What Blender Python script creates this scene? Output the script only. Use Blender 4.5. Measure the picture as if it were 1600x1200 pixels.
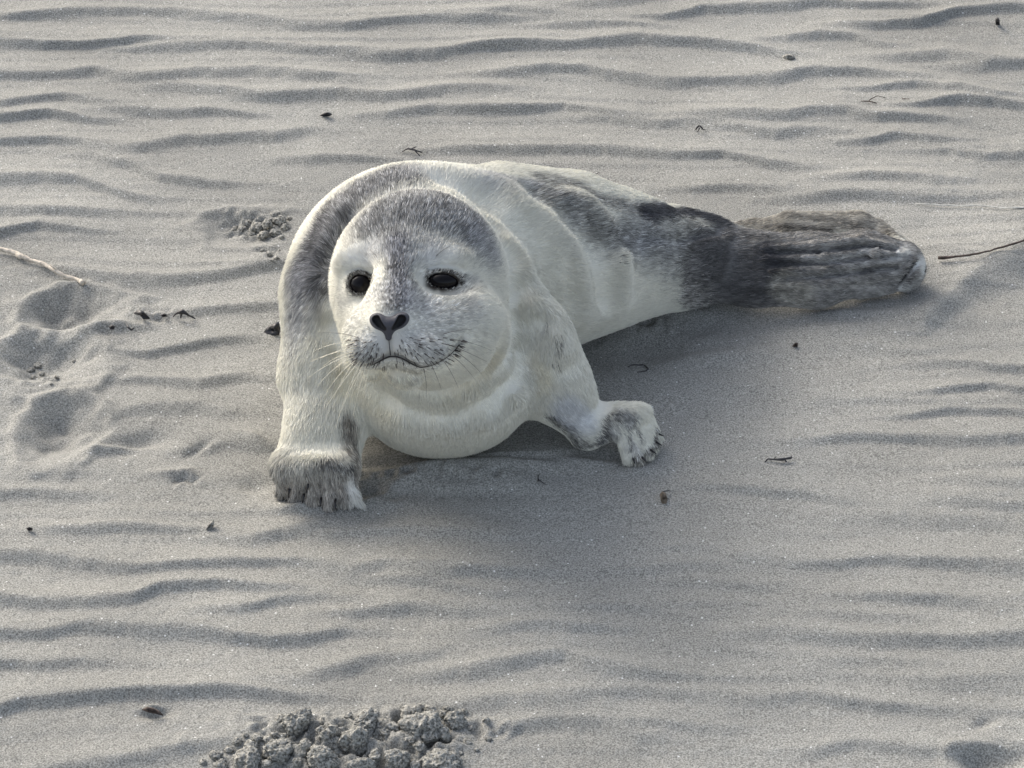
import bpy, math, os
import numpy as np
from mathutils import Vector, Matrix
FINE = float(os.environ.get('SEAL_GRID', '0.002'))
NOFUR = os.environ.get('NOFUR')

# ------------------------------------------------------------------ camera, sky, sun, exposure
scene = bpy.context.scene
for o in list(bpy.data.objects): bpy.data.objects.remove(o)
PITCH = math.radians(35.0)
CAM = np.array([0.0, -2.9*math.cos(PITCH), 2.9*math.sin(PITCH)])
FPX = 4833.0                                   # focal length in photo pixels (1600 wide)
cam_data = bpy.data.cameras.new('camera'); cam = bpy.data.objects.new('camera', cam_data)
scene.collection.objects.link(cam); scene.camera = cam
cam.location = CAM; cam.rotation_euler = (math.pi/2 - PITCH, 0, 0)
cam_data.sensor_width = 36.0; cam_data.lens = 36.0*FPX/1600.0
cam_data.clip_start = 0.05; cam_data.clip_end = 500.0

SUN_EL = math.radians(32.0)
SUN_AZ = math.radians(-42.0)                   # measured from +Y (away from the camera) towards -X
sun_dir = Vector((math.sin(SUN_AZ)*math.cos(SUN_EL), math.cos(SUN_AZ)*math.cos(SUN_EL), math.sin(SUN_EL)))
world = bpy.data.worlds.new('World'); scene.world = world; world.use_nodes = True
nt = world.node_tree; nt.nodes.clear()
sky = nt.nodes.new('ShaderNodeTexSky'); sky.sky_type = 'NISHITA'; sky.sun_disc = False
sky.sun_elevation = SUN_EL; sky.sun_rotation = SUN_AZ
sky.air_density = 1.0; sky.dust_density = 4.0; sky.ozone_density = 1.0
hsv = nt.nodes.new('ShaderNodeHueSaturation'); hsv.inputs['Saturation'].default_value = 0.60
bg = nt.nodes.new('ShaderNodeBackground'); bg.inputs['Strength'].default_value = 0.15
wo = nt.nodes.new('ShaderNodeOutputWorld')
nt.links.new(sky.outputs[0], hsv.inputs['Color']); nt.links.new(hsv.outputs[0], bg.inputs['Color'])
nt.links.new(bg.outputs[0], wo.inputs['Surface'])
sl = bpy.data.lights.new('sun', 'SUN'); sl.energy = 0.88; sl.angle = math.radians(36.0); sl.color = (1.0, 0.95, 0.84)
so = bpy.data.objects.new('sun', sl); scene.collection.objects.link(so)
so.rotation_euler = sun_dir.to_track_quat('Z', 'Y').to_euler()
scene.view_settings.view_transform = 'Standard'; scene.view_settings.look = 'None'
scene.view_settings.gamma = 1.0; scene.view_settings.exposure = 0.94
scene.render.engine = 'CYCLES'

# ------------------------------------------------------------------ helpers
CF = np.array([0, math.cos(PITCH), -math.sin(PITCH)]); CR = np.array([1.0, 0, 0]); CU = np.array([0, math.sin(PITCH), math.cos(PITCH)])
CB = -CF
def PH(px, py, h=0.0):
    """a place at height h over the flat sand, seen at photo pixel px, py"""
    t = (600-py)/FPX
    d = (CAM[2]-h)/(math.sin(PITCH)-math.cos(PITCH)*t)
    return CAM + CF*d + CR*((px-800)/FPX*d) + CU*(t*d)
def sc(p): return float((np.asarray(p)-CAM)@CF)/FPX
def nrm(v): v = np.asarray(v, float); return v/np.linalg.norm(v)

def vnoise(p, scale, seed=0):
    """smooth value noise, p (n,2|3) -> about -1..1"""
    p = np.asarray(p, np.float64)*scale
    if p.shape[1] == 2: p = np.column_stack([p, np.zeros(len(p))])
    i = np.floor(p).astype(np.int64); f = p-i; f = f*f*(3-2*f)
    def hsh(a, b, c):
        n = (a*73856093) ^ (b*19349663) ^ (c*83492791) ^ (seed*2654435761 & 0x7fffffff)
        n = (n ^ (n >> 13))*1274126177 & 0x7fffffff
        n = (n ^ (n >> 16)) & 0xffff
        return n/32767.5-1.0
    r = 0
    for dx in (0, 1):
        for dy in (0, 1):
            for dz in (0, 1):
                w = (f[:,0] if dx else 1-f[:,0])*(f[:,1] if dy else 1-f[:,1])*(f[:,2] if dz else 1-f[:,2])
                r = r + w*hsh(i[:,0]+dx, i[:,1]+dy, i[:,2]+dz)
    return r
def fbm(p, scale, octs=3, seed=0):
    return sum(vnoise(p, scale*2**k, seed+k)*0.5**k for k in range(octs))
def sstep(a, b, x):
    t = np.clip((x-a)/(b-a), 0, 1); return t*t*(3-2*t)

def link(name, me, mat=None, parent=None):
    o = bpy.data.objects.new(name, me); scene.collection.objects.link(o)
    if mat is not None: me.materials.append(mat)
    if parent is not None: o.parent = parent
    return o
def mesh_np(name, V, F, smooth=True):
    me = bpy.data.meshes.new(name)
    F = np.asarray(F); V = np.asarray(V, np.float32); n = F.shape[1]
    me.vertices.add(len(V)); me.vertices.foreach_set('co', V.ravel())
    me.loops.add(F.size); me.loops.foreach_set('vertex_index', F.astype(np.int32).ravel())
    me.polygons.add(len(F)); me.polygons.foreach_set('loop_start', np.arange(0, F.size, n, dtype=np.int32))
    if smooth: me.polygons.foreach_set('use_smooth', np.ones(len(F), bool))
    me.update(calc_edges=True); return me
def tag(o, label=None, cat=None, group=None, kind=None):
    if label: o['label'] = label
    if cat: o['category'] = cat
    if group: o['group'] = group
    if kind: o['kind'] = kind
    return o
def empty(name, loc, label, cat, group=None):
    o = bpy.data.objects.new(name, None); scene.collection.objects.link(o); o.location = loc
    o.empty_display_size = 0.05
    return tag(o, label, cat, group)
def add_color(me, name, col):
    a = me.color_attributes.new(name, 'FLOAT_COLOR', 'POINT')
    c = np.ones((len(col), 4), np.float32); c[:, :3] = col; a.data.foreach_set('color', c.ravel())

def new_mat(name):
    m = bpy.data.materials.new(name); m.use_nodes = True
    return m, m.node_tree, m.node_tree.nodes['Principled BSDF']
def node(t, typ, **kw):
    n = t.nodes.new(typ)
    for k, v in kw.items():
        if k in n.inputs: n.inputs[k].default_value = v
        else: setattr(n, k, v)
    return n

# ------------------------------------------------------------------ sand
CRESTS = [
 [(1440,492),(1490,455),(1540,425),(1600,388),(1660,362)],
 [(0,30),(70,22),(130,18),(200,18),(270,19),(330,24),(400,31),(470,39),(540,40),(620,33),(700,28),(800,30)],
 [(-60,66),(0,67),(70,72),(140,73),(220,66)], [(210,78),(300,72),(360,72),(450,76),(540,82),(600,86),(680,86),(740,78),(810,74)],
 [(-60,117),(0,118),(90,117),(150,113),(215,124)], [(245,122),(310,114),(400,112),(440,115),(500,122),(560,128)],
 [(-50,168),(0,163),(60,157),(100,152),(165,160)], [(255,136),(330,142),(390,148)],
 [(400,154),(470,150),(530,145),(600,153),(650,150),(700,143),(790,140)],
 [(-50,188),(0,185),(80,180),(145,187)], [(180,170),(260,176),(330,175),(385,182)], [(600,181),(680,172),(800,172)],
 [(-40,224),(0,222),(80,218),(135,224)], [(205,231),(290,218),(370,215),(430,213),(475,202)],
 [(-60,278),(0,279),(70,277),(120,282),(170,300),(220,310)],
 [(145,243),(200,255),(250,278),(335,286)], [(480,247),(565,248)], [(-40,333),(0,332),(80,333),(145,336)],
 [(-40,372),(0,366),(60,354),(135,363)],
 [(885,8),(950,5),(1010,-4)], [(770,20),(800,15),(840,20)], [(1040,27),(1100,14),(1190,12),(1280,5),(1340,10),(1430,10)],
 [(860,41),(930,36),(995,41)], [(1340,40),(1400,40),(1440,38),(1500,20),(1560,13),(1640,14)],
 [(780,77),(880,73),(940,66),(1000,62),(1080,65),(1150,72),(1215,83)],
 [(1230,61),(1280,55),(1330,57),(1375,71)], [(1395,89),(1480,84),(1545,96)], [(1510,103),(1600,100),(1650,102)],
 [(780,116),(800,113),(860,107),(920,110),(980,122),(1040,128),(1120,127),(1200,122),(1270,112),(1330,112),(1405,121)],
 [(1365,141),(1430,132),(1500,140),(1555,151)],
 [(780,174),(880,167),(945,179)], [(950,187),(1030,193),(1095,188)], [(1120,177),(1230,182),(1270,175),(1320,171),(1370,185),(1445,188)],
 [(1430,168),(1500,155),(1550,160),(1640,178)], [(1145,199),(1210,206),(1265,204)], [(1345,221),(1400,214),(1475,221)],
 [(690,236),(800,235),(860,233),(940,234),(1010,240),(1070,245),(1130,243),(1200,255),(1255,264)],
 [(1480,235),(1540,245),(1640,240)], [(1325,281),(1400,278),(1465,283)], [(1090,293),(1205,295)], [(1235,311),(1320,304),(1400,306),(1505,311)],
 [(1325,536),(1370,538),(1425,552)], [(1430,568),(1480,570),(1540,575),(1640,582)], [(1305,622),(1360,625),(1425,629)],
 [(1455,617),(1540,606),(1640,616)], [(1415,653),(1490,645),(1560,645),(1640,652)],
 [(1265,686),(1340,681),(1420,685),(1480,688),(1550,685),(1640,678)],
 [(1125,761),(1200,768),(1260,772),(1315,783)], [(1505,748),(1640,753)], [(1475,784),(1640,791)],
 [(1325,806),(1420,803),(1525,809)], [(1055,853),(1110,855),(1155,867)],
 [(1235,877),(1320,880),(1390,875),(1450,876),(1520,879),(1640,887)],
 [(1325,930),(1390,932),(1460,932),(1510,940),(1555,947)], [(1305,956),(1375,967)], [(965,947),(1030,955),(1075,962)],
 [(1215,989),(1300,996),(1370,1002),(1430,998),(1500,1000),(1560,994),(1640,988)],
 [(690,1052),(740,1045),(800,1035),(840,1025),(880,1022),(910,1035),(950,1045),(1005,1052)],
 [(1255,1038),(1350,1033),(1405,1036)], [(1455,1066),(1545,1060)], [(1205,1091),(1260,1085),(1320,1097),(1390,1108),(1455,1109)],
 [(780,1138),(870,1123),(940,1125),(995,1147)], [(1015,1127),(1105,1138)], [(1275,1171),(1330,1160),(1395,1166)],
 [(1465,1178),(1530,1165),(1570,1162),(1640,1178)],
 [(-60,866),(0,867),(60,867),(120,880),(200,888),(300,885),(380,880),(465,880)], [(395,844),(440,830),(485,821)],
 [(-60,934),(0,936),(70,940),(140,944),(210,935),(250,918),(300,911),(350,912),(425,921)], [(375,952),(430,940),(475,937)],
 [(-60,995),(0,993),(70,990),(130,980),(200,978),(260,983),(340,988),(420,1000),(480,998),(535,986)],
 [(475,1057),(520,1045),(590,1027),(650,1022),(705,1014)],
 [(-60,1120),(0,1110),(40,1098),(130,1090),(220,1082),(310,1077),(370,1077),(445,1086)],
 [(60,1202),(160,1190),(240,1175),(300,1163),(355,1157)], [(545,891),(600,880),(665,886)], [(690,900),(740,892),(805,893)],
 [(95,419),(180,435),(250,440),(330,432),(400,420),(450,414)], [(165,546),(230,552),(300,540),(385,527)],
 [(220,594),(310,600),(375,589)], [(185,643),(240,636),(310,632),(355,641)], [(285,491),(360,482),(440,478)],
 [(-40,772),(60,765),(115,771)], [(300,702),(360,690),(425,700)], [(600,905),(700,915),(760,925)], [(1080,905),(1180,915)],
 [(1290,520),(1350,515),(1400,522)], [(-60,1035),(60,1040),(150,1034)], [(100,830),(190,822),(270,826)],
 [(1140,1010),(1200,1020)], [(585,785),(610,768),(650,752),(710,746),(770,752)], [(700,722),(760,718),(830,713),(905,707)], [(640,760),(720,764),(800,762)], [(560,960),(640,950),(720,957)], [(760,985),(860,975),(960,983)], [(900,1085),(1000,1076),(1120,1084)], [(560,835),(650,828),(760,836)], [(1000,890),(1090,884)], [(700,1100),(790,1092),(880,1098)],
]
rngc = np.random.default_rng(4)
CR_G = []
for k, c in enumerate(CRESTS):
    g = np.array([PH(a, b)[:2] for a, b in c])
    o = np.argsort(g[:, 0]); g = g[o]
    ln = g[-1, 0]-g[0, 0]
    A = 0.0064*(0.55+0.45*min(1, ln/0.18))*rngc.uniform(0.85, 1.2)
    py = np.mean([b for a, b in c]); pxm = np.mean([a for a, b in c])
    if py < 420: A *= 1.15
    if py > 700 and pxm > 900: A *= 0.75
    if 480 < py < 720 and pxm > 1200: A *= 0.85
    wf_ = rngc.uniform(0.012, 0.019); wb_ = rngc.uniform(0.045, 0.07)
    if k == 0: A, wf_, wb_ = .012, .05, .16
    CR_G.append((g, A, wf_, wb_))

# hollows and mounds: photo px centre, half sizes in px, depth (m), turn (deg), power
DENTS = [(98,482,62,27,-.020,8,3),(62,556,66,34,-.019,12,3),(96,664,50,36,-.017,-10,3),(158,674,24,17,-.008,-20,2),
 (222,690,60,20,-.008,25,2),(180,702,60,8,.006,8,2),(175,516,70,9,.007,5,2),(60,598,70,9,.004,0,2),
 (288,750,24,7,-.006,-12,2),(310,703,26,5,-.005,45,2),(270,742,40,8,.004,-5,2),(372,352,62,22,-.010,5,3),(405,345,48,14,.006,0,2),
 (690,738,150,12,.009,2,2),(640,728,100,16,-.006,8,2),(800,728,130,10,.005,-3,2),(585,770,28,16,-.006,0,2),(490,800,80,14,.004,-5,2),
 (600,790,30,10,.004,0,2),(960,712,60,10,-.004,0,2),(1000,735,40,9,.003,0,2),(1010,540,90,40,-.010,5,2),(1120,500,110,24,-.008,-4,2),
 (1100,560,100,14,.005,8,2),(1190,640,90,50,-.004,0,2),(1535,1190,50,18,-.009,-8,3),(1535,1135,26,9,-.004,30,2),(985,512,46,9,.005,-28,2),(1050,482,60,8,.004,-8,2),(905,722,50,7,.004,-6,2),(470,800,60,7,.004,6,2),(1500,400,90,12,.004,-25,2),
 (1480,455,90,22,-.006,-22,2),(1330,492,110,12,.004,-6,2),(1430,470,40,10,-.004,0,2),(400,690,40,10,.005,-30,2),(395,760,40,20,-.004,0,2),
 (560,1165,230,36,.006,-6,2),(470,745,60,30,-.004,0,2),(700,330,260,60,-.004,0,2),
 (243,1115,26,9,-.006,5,2),(238,1108,18,5,.006,5,2)]
DG = []
for (px, py, rx, ry, dep, turn, pw) in DENTS:
    c = PH(px, py)[:2]; s = sc(PH(px, py)); th = math.radians(turn)
    t = (600-py)/FPX; fore = math.sin(PITCH)-math.cos(PITCH)*t
    DG.append((c, rx*s, ry*s/fore, dep, th, pw))

ROUGH = [(560,1165,215,42,.0065),(398,352,62,26,.0045),(58,580,48,16,.0025),(250,500,60,14,.0018),(115,486,30,8,.002),(288,750,34,14,.003),(690,750,120,9,.0028),(600,785,40,10,.002),(1010,500,60,14,.0018),(425,400,30,14,.002)]
def ground_h(x, y, big=True):
    x = np.asarray(x, float); y = np.asarray(y, float); sh = x.shape; x = x.ravel(); y = y.ravel()
    p = np.column_stack([x, y]); h = np.zeros(len(x))
    wob = vnoise(p, 22, 3)*0.0025 + vnoise(p, 60, 4)*0.0009
    for g, A, wf, wb in CR_G:
        m = (x > g[0,0]-.09) & (x < g[-1,0]+.09) & (y > g[:,1].min()-.04) & (y < g[:,1].max()+.1)
        if not m.any(): continue
        xm = x[m]; yc = np.interp(xm, g[:,0], g[:,1])
        s = y[m]-yc+wob[m]
        L = g[-1,0]-g[0,0]; e = min(0.045, L*0.35)
        ta = sstep(g[0,0]-.07, g[0,0]+e, xm)*(1-sstep(g[-1,0]-e, g[-1,0]+.07, xm))
        wfm = wf*(1+0.4*vnoise(np.column_stack([xm, yc]), 14, 9))
        back = np.clip(1-s/wb, 0, 1)**1.7
        front = 0.5*(1+np.cos(np.pi*np.clip(-s/wfm, 0, 1)))
        h[m] += A*ta*np.where(s > 0, back, front)
    # fine soft ripples everywhere (carry on outside the picture)
    q = np.column_stack([x*0.35+vnoise(p, 6, 11)*0.02, y+vnoise(p*[0.6, 1], 9, 12)*0.02])
    n1 = vnoise(q*[1, 1], 26, 13)
    h += 0.0008*n1*(0.6+0.4*vnoise(p, 5, 14))
    # long low wind ripples, steep on the near side
    for lam, amp, sd in ((0.047, .00125, 15), (0.031, .0006, 19)):
        pp = (y+0.022*vnoise(p*[1, 1.6], 3.2, sd)+0.006*vnoise(p*[1, 2], 11, sd+1))/lam
        fr = pp-np.floor(pp); prof = np.where(fr > .28, 1-(fr-.28)/.72, .5-.5*np.cos(np.pi*fr/.28))
        h += amp*prof*np.clip(.75+.9*vnoise(p*[.6, 1.4], 7, sd+2), .05, 1.6)*(.35+.65*sstep(.10, .32, np.hypot((x+.02)*.7, y-.02)))
    out = sstep(0.62, 0.75, np.maximum(np.abs(x), np.abs(y-0.1)*0.8))
    ph = (y+0.03*fbm(p*[0.7, 1], 4, 2, 21))*2*np.pi/0.075
    h += out*0.0024*(np.sin(ph)+0.35*np.sin(2*ph+0.8))*(0.7+0.5*vnoise(p*[.5, 1], 7, 22))
    for c, rx, ry, dep, th, pw in DG:
        dx = x-c[0]; dy = y-c[1]
        u = (dx*math.cos(th)+dy*math.sin(th))/rx; v = (-dx*math.sin(th)+dy*math.cos(th))/ry
        if pw == 3:                            # a print: steep at the back and left, running out to the front
            v = np.where(v < 0, v*.62, v); u = np.where(u > 0, u*.72, u)
        r = np.sqrt(u*u+v*v)*(1+0.16*vnoise(p, 28, 31)+.08*vnoise(p, 90, 32))
        m = r < 1.9
        if pw == 3:
            h[m] += .9*dep*(1-sstep(0.15, 1.08, r[m]))*(1+.25*vnoise(p[m], 70, 33)) + abs(dep)*0.20*np.exp(-((r[m]-1.22)/0.2)**2)
        else:
            h[m] += dep*np.exp(-r[m]**2*1.6)
    for (a, b_, rx, ry, am) in ROUGH:
        c = PH(a, b_)[:2]; s_ = sc(PH(a, b_)); r = np.hypot((x-c[0])/(rx*s_), (y-c[1])/(ry*s_/.57))
        m = r < 1.5
        if m.any(): h[m] += am*(1-sstep(.35, 1.35, r[m]+.35*vnoise(p[m], 45, 61)))*(1.1-2.0*np.abs(fbm(p[m], 75, 3, 62)))
    h += 0.00035*fbm(p, 120, 2, 41)
    # sand pressed under the seal stays just below it
    return h.reshape(sh)

def axis(lo, hi, step, far):
    a = list(np.arange(lo, hi, step)); s = step; v = a[-1]
    while v < far: s *= 1.25; v += s; a.append(v)
    s = step; v = a[0]
    while v > -far: s *= 1.25; v -= s; a.insert(0, v)
    return np.array(a)
GS = 0.0024
gx = axis(-0.72, 0.72, GS, 90); gy = axis(-0.62, 0.86, GS, 90)
X, Y = np.meshgrid(gx, gy, indexing='ij')
Z = ground_h(X, Y)
Z = Z*np.exp(-np.maximum(0, np.hypot(X, Y)-3)/2.0)
idx = np.arange(X.size).reshape(X.shape)
Fq = np.stack([idx[:-1,:-1], idx[1:,:-1], idx[1:,1:], idx[:-1,1:]], -1).reshape(-1, 4)

m_sand, t, b = new_mat('sand')
geo = node(t, 'ShaderNodeNewGeometry')
grain = node(t, 'ShaderNodeTexNoise', Scale=720.0, Detail=2.0, Roughness=0.6)
grain2 = node(t, 'ShaderNodeTexVoronoi', Scale=900.0)
patch = node(t, 'ShaderNodeTexNoise', Scale=5.0, Detail=3.0)
for n in (grain, grain2, patch): t.links.new(geo.outputs['Position'], n.inputs['Vector'])
cr = node(t, 'ShaderNodeValToRGB'); e = cr.color_ramp.elements
e[0].position = 0.33; e[0].color = (0.128, 0.126, 0.115, 1); e[1].position = 0.66; e[1].color = (0.396, 0.390, 0.358, 1)
el = cr.color_ramp.elements.new(0.5); el.color = (0.263, 0.259, 0.237, 1)
t.links.new(grain.outputs['Fac'], cr.inputs['Fac'])
mp = node(t, 'ShaderNodeMapRange'); mp.inputs['From Min'].default_value = .3; mp.inputs['From Max'].default_value = .7
mp.inputs['To Min'].default_value = .86; mp.inputs['To Max'].default_value = 1.12
t.links.new(patch.outputs['Fac'], mp.inputs['Value'])
mx = node(t, 'ShaderNodeMix', data_type='RGBA', blend_type='MULTIPLY'); mx.inputs['Factor'].default_value = 1
t.links.new(cr.outputs['Color'], mx.inputs[6]); t.links.new(mp.outputs['Result'], mx.inputs[7])
# scattered pale quartz / shell grains
spk = node(t, 'ShaderNodeTexVoronoi', Scale=330.0); t.links.new(geo.outputs['Position'], spk.inputs['Vector'])
sep = node(t, 'ShaderNodeSeparateColor'); t.links.new(spk.outputs['Color'], sep.inputs['Color'])
gt = node(t, 'ShaderNodeMath', operation='GREATER_THAN'); gt.inputs[1].default_value = 0.985; t.links.new(sep.outputs[0], gt.inputs[0])
lt = node(t, 'ShaderNodeMath', operation='LESS_THAN'); lt.inputs[1].default_value = 0.28; t.links.new(spk.outputs['Distance'], lt.inputs[0])
ml = node(t, 'ShaderNodeMath', operation='MULTIPLY'); t.links.new(gt.outputs[0], ml.inputs[0]); t.links.new(lt.outputs[0], ml.inputs[1])
mx2 = node(t, 'ShaderNodeMix', data_type='RGBA'); t.links.new(ml.outputs[0], mx2.inputs[0]); t.links.new(mx.outputs[2], mx2.inputs[6])
mx2.inputs[7].default_value = (0.64, 0.64, 0.62, 1)
t.links.new(mx2.outputs[2], b.inputs['Base Color'])
b.inputs['Roughness'].default_value = 0.9; b.inputs['Specular IOR Level'].default_value = 0.25
bp = node(t, 'ShaderNodeBump', Strength=0.7, Distance=0.0009)
t.links.new(grain.outputs['Fac'], bp.inputs['Height']); t.links.new(bp.outputs['Normal'], b.inputs['Normal'])

me = mesh_np('sand', np.stack([X, Y, Z], -1).reshape(-1, 3), Fq)
sand = link('sand', me, m_sand); sand['kind'] = 'structure'

# ------------------------------------------------------------------ signed-distance sculpting
def E(c, r, k=.02, ax=None, roll=0, tilt=0, flow=None):
    """ellipsoid; radii along camera-right, camera-up, towards-camera, turned by roll (deg)"""
    A = np.stack([CR, CU, CB])
    if roll:
        a = math.radians(roll); A = np.stack([A[0]*math.cos(a)+A[1]*math.sin(a), -A[0]*math.sin(a)+A[1]*math.cos(a), A[2]])
    if tilt:
        a = math.radians(tilt); A = np.stack([A[0]*math.cos(a)+A[2]*math.sin(a), A[1], -A[0]*math.sin(a)+A[2]*math.cos(a)])
    if ax is not None: A = np.asarray(ax, float)
    return ('E', np.asarray(c, float), A, np.asarray(r, float), k, flow)
def Cc(a, b, ra, rb, k=.02, flat=None, ff=1.0, flow=None):
    a = np.asarray(a, float); b = np.asarray(b, float)
    return ('C', a, b, ra, rb, k, None if flat is None else nrm(flat), ff, flow if flow is not None else nrm(b-a))
def dist(pr, p):
    if pr[0] == 'E':
        _, c, A, r, k, fl = pr
        q = (p-c.astype(np.float32))@A.T.astype(np.float32)
        q1 = q/r.astype(np.float32); k0 = np.sqrt((q1*q1).sum(1)); q2 = q1/r.astype(np.float32)
        k1 = np.sqrt((q2*q2).sum(1))+1e-9
        return k0*(k0-1)/k1
    _, a, b_, ra, rb, k, n, ff, fl = pr
    pa = p-a.astype(np.float32); ba = (b_-a).astype(np.float32)
    h = np.clip((pa@ba)/(ba@ba), 0, 1)
    w = pa-h[:, None]*ba
    if n is not None:
        n = n.astype(np.float32); w = w+((w@n)*(ff-1))[:, None]*n
    d = np.sqrt((w*w).sum(1))-(ra+(rb-ra)*h)
    if n is not None: d = d*(0.5+0.5/ff)
    return d
def smin(a, b, k):
    h = np.clip(k-np.abs(a-b), 0, None)/k
    return np.minimum(a, b)-h*h*k*0.25
def smax(a, b, k): return -smin(-a, -b, k)
def field(prims, cuts, p):
    d = None
    for pr in prims:
        k = pr[4] if pr[0] == 'E' else pr[5]
        q = dist(pr, p)
        d = q if d is None else smin(d, q, k)
    for pr in cuts:
        k = pr[4] if pr[0] == 'E' else pr[5]
        d = smax(d, -dist(pr, p), k)
    return d
def chunked(fn, p, n=400000):
    return np.concatenate([fn(p[i:i+n]) for i in range(0, len(p), n)]) if len(p) > n else fn(p)
def mesh_sdf(fn, lo, hi, h, B=8):
    lo = np.array(lo); hi = np.array(hi)
    nb = np.ceil((hi-lo)/(h*B)).astype(int)+1
    n = nb*B+1
    f = np.full(n, 1.0, np.float32)
    bi = np.stack(np.meshgrid(*[np.arange(k) for k in nb], indexing='ij'), -1).reshape(-1, 3)
    bc = lo+(bi*B+B/2)*h
    db = chunked(fn, bc.astype(np.float32))
    f_sign = np.where(db < 0, -1.0, 1.0)
    act = np.abs(db) < h*B*1.25
    for i3, sgn in zip(bi[~act], f_sign[~act]):
        if sgn < 0:
            a = i3*B; f[a[0]:a[0]+B+1, a[1]:a[1]+B+1, a[2]:a[2]+B+1] = -1
    off = np.stack(np.meshgrid(*[np.arange(B+1)]*3, indexing='ij'), -1).reshape(-1, 3)
    A = bi[act]
    for s in range(0, len(A), 600):
        a = A[s:s+600]
        pts = (a[:, None, :]*B+off[None]).reshape(-1, 3)
        v = fn((lo+pts*h).astype(np.float32))
        f[pts[:,0], pts[:,1], pts[:,2]] = v
    S = f < 0
    c8 = sum(S[i:n[0]-1+i, j:n[1]-1+j, k:n[2]-1+k].astype(np.uint8) for i in (0,1) for j in (0,1) for k in (0,1))
    cell = np.argwhere((c8 > 0) & (c8 < 8))
    acc = np.zeros((len(cell), 3)); cnt = np.zeros(len(cell))
    for a in range(3):
        for u in (0, 1):
            for v in (0, 1):
                o0 = np.zeros(3, int); o0[(a+1)%3] = u; o0[(a+2)%3] = v
                o1 = o0.copy(); o1[a] = 1
                p0 = cell+o0; p1 = cell+o1
                f0 = f[tuple(p0.T)]; f1 = f[tuple(p1.T)]
                m = (f0 < 0) != (f1 < 0)
                tt = np.where(m, f0/np.where(m, f0-f1, 1), 0)
                pt = p0+tt[:, None]*(o1-o0)
                acc[m] += pt[m]; cnt[m] += 1
    V = lo+acc/cnt[:, None]*h
    vid = np.full(np.array(n)-1, -1, np.int64); vid[tuple(cell.T)] = np.arange(len(cell))
    Q = []
    for a in range(3):
        b_, c_ = (a+1)%3, (a+2)%3
        s0 = [slice(1, -1)]*3; s0[a] = slice(0, n[a]-1); s1 = list(s0); s1[a] = slice(1, n[a])
        x0 = S[tuple(s0)]; x1 = S[tuple(s1)]
        e = np.argwhere(x0 != x1)
        base = e.copy(); base[:, b_] += 1; base[:, c_] += 1
        fl = x0[tuple(e.T)]
        def cid(db_, dc_):
            q = base.copy(); q[:, b_] -= db_; q[:, c_] -= dc_; return vid[tuple(q.T)]
        q = np.stack([cid(1, 1), cid(0, 1), cid(0, 0), cid(1, 0)], 1)
        q[~fl] = q[~fl][:, ::-1]; Q.append(q)
    Q = np.concatenate(Q); Q = Q[(Q >= 0).all(1)]
    # pull vertices onto the true surface
    for it in range(2):
        Vf = V.astype(np.float32); d = chunked(fn, Vf); g = grad(fn, Vf, h*0.5)
        gl = np.maximum((g*g).sum(1), 0.2)
        V = V-np.clip(d/gl, -h*0.5, h*0.5)[:, None]*g
    return V, Q
def grad(fn, P, e):
    e = np.float32(e); out = []
    for a in range(3):
        o = np.zeros(3, np.float32); o[a] = e
        out.append((chunked(fn, P+o)-chunked(fn, P-o))/(2*e))
    return np.stack(out, 1)

# ------------------------------------------------------------------ the seal: one continuous body
px = lambda n, d=2.75: n*d/FPX
TAIL = nrm(PH(1100,410,.04)-PH(760,430,.09))
body = []
def add(*a): body.extend(a)
# trunk
add(E(PH(655,458,.105), (px(211,2.83), px(204,2.83), .115), .02, flow=None),
    E(PH(690,592,.070), (px(150), px(124), .080), .03, flow=(0,0,-1)),
    E(PH(785,415,.088), (px(150,2.88), px(148,2.88), .095), .05, flow=TAIL),
    E(PH(893,405,.073), (px(122,2.9), px(120,2.9), .08), .05, flow=TAIL),
    E(PH(980,402,.055), (px(100,2.95), px(88,2.95), .06), .05, flow=TAIL),
    E(PH(1055,408,.040), (px(90,2.97), px(62,2.97), .045), .04, flow=TAIL),
    # dorsal ridge and tail hump
    Cc(PH(785,299,.150), PH(900,319,.125), px(26,2.95), px(24,2.95), .03, flow=TAIL),
    Cc(PH(900,318,.125), PH(1000,352,.090), px(24,2.95), px(22,2.95), .03, flow=TAIL),
    E(PH(1062,352,.062), (px(84,3.0), px(28,3.0), .022), .012, roll=-10, flow=TAIL))
# hind flippers
fl1 = nrm(CU*0.25+CB)
for a, b_, ra, rb in [((1080,415,.036),(1180,420,.036),56,50),((1180,420,.036),(1270,422,.034),50,51),((1270,422,.034),(1350,412,.030),51,44),((1350,412,.030),(1402,418,.025),44,36)]:
    add(Cc(PH(*a), PH(*b_), px(ra,2.97), px(rb,2.97), .02, flat=fl1, ff=2.4))
for a, b_, ra, rb in [((1120,372,.042),(1180,365,.042),22,25),((1180,365,.042),(1240,362,.045),25,33),((1240,362,.045),(1345,362,.044),36,36),((1345,362,.044),(1398,382,.036),36,25)]:
    add(Cc(PH(*a)+CF*.046, PH(*b_)+CF*.046, px(ra,3.04), px(rb,3.04), .003, flat=fl1, ff=1.9))

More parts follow.
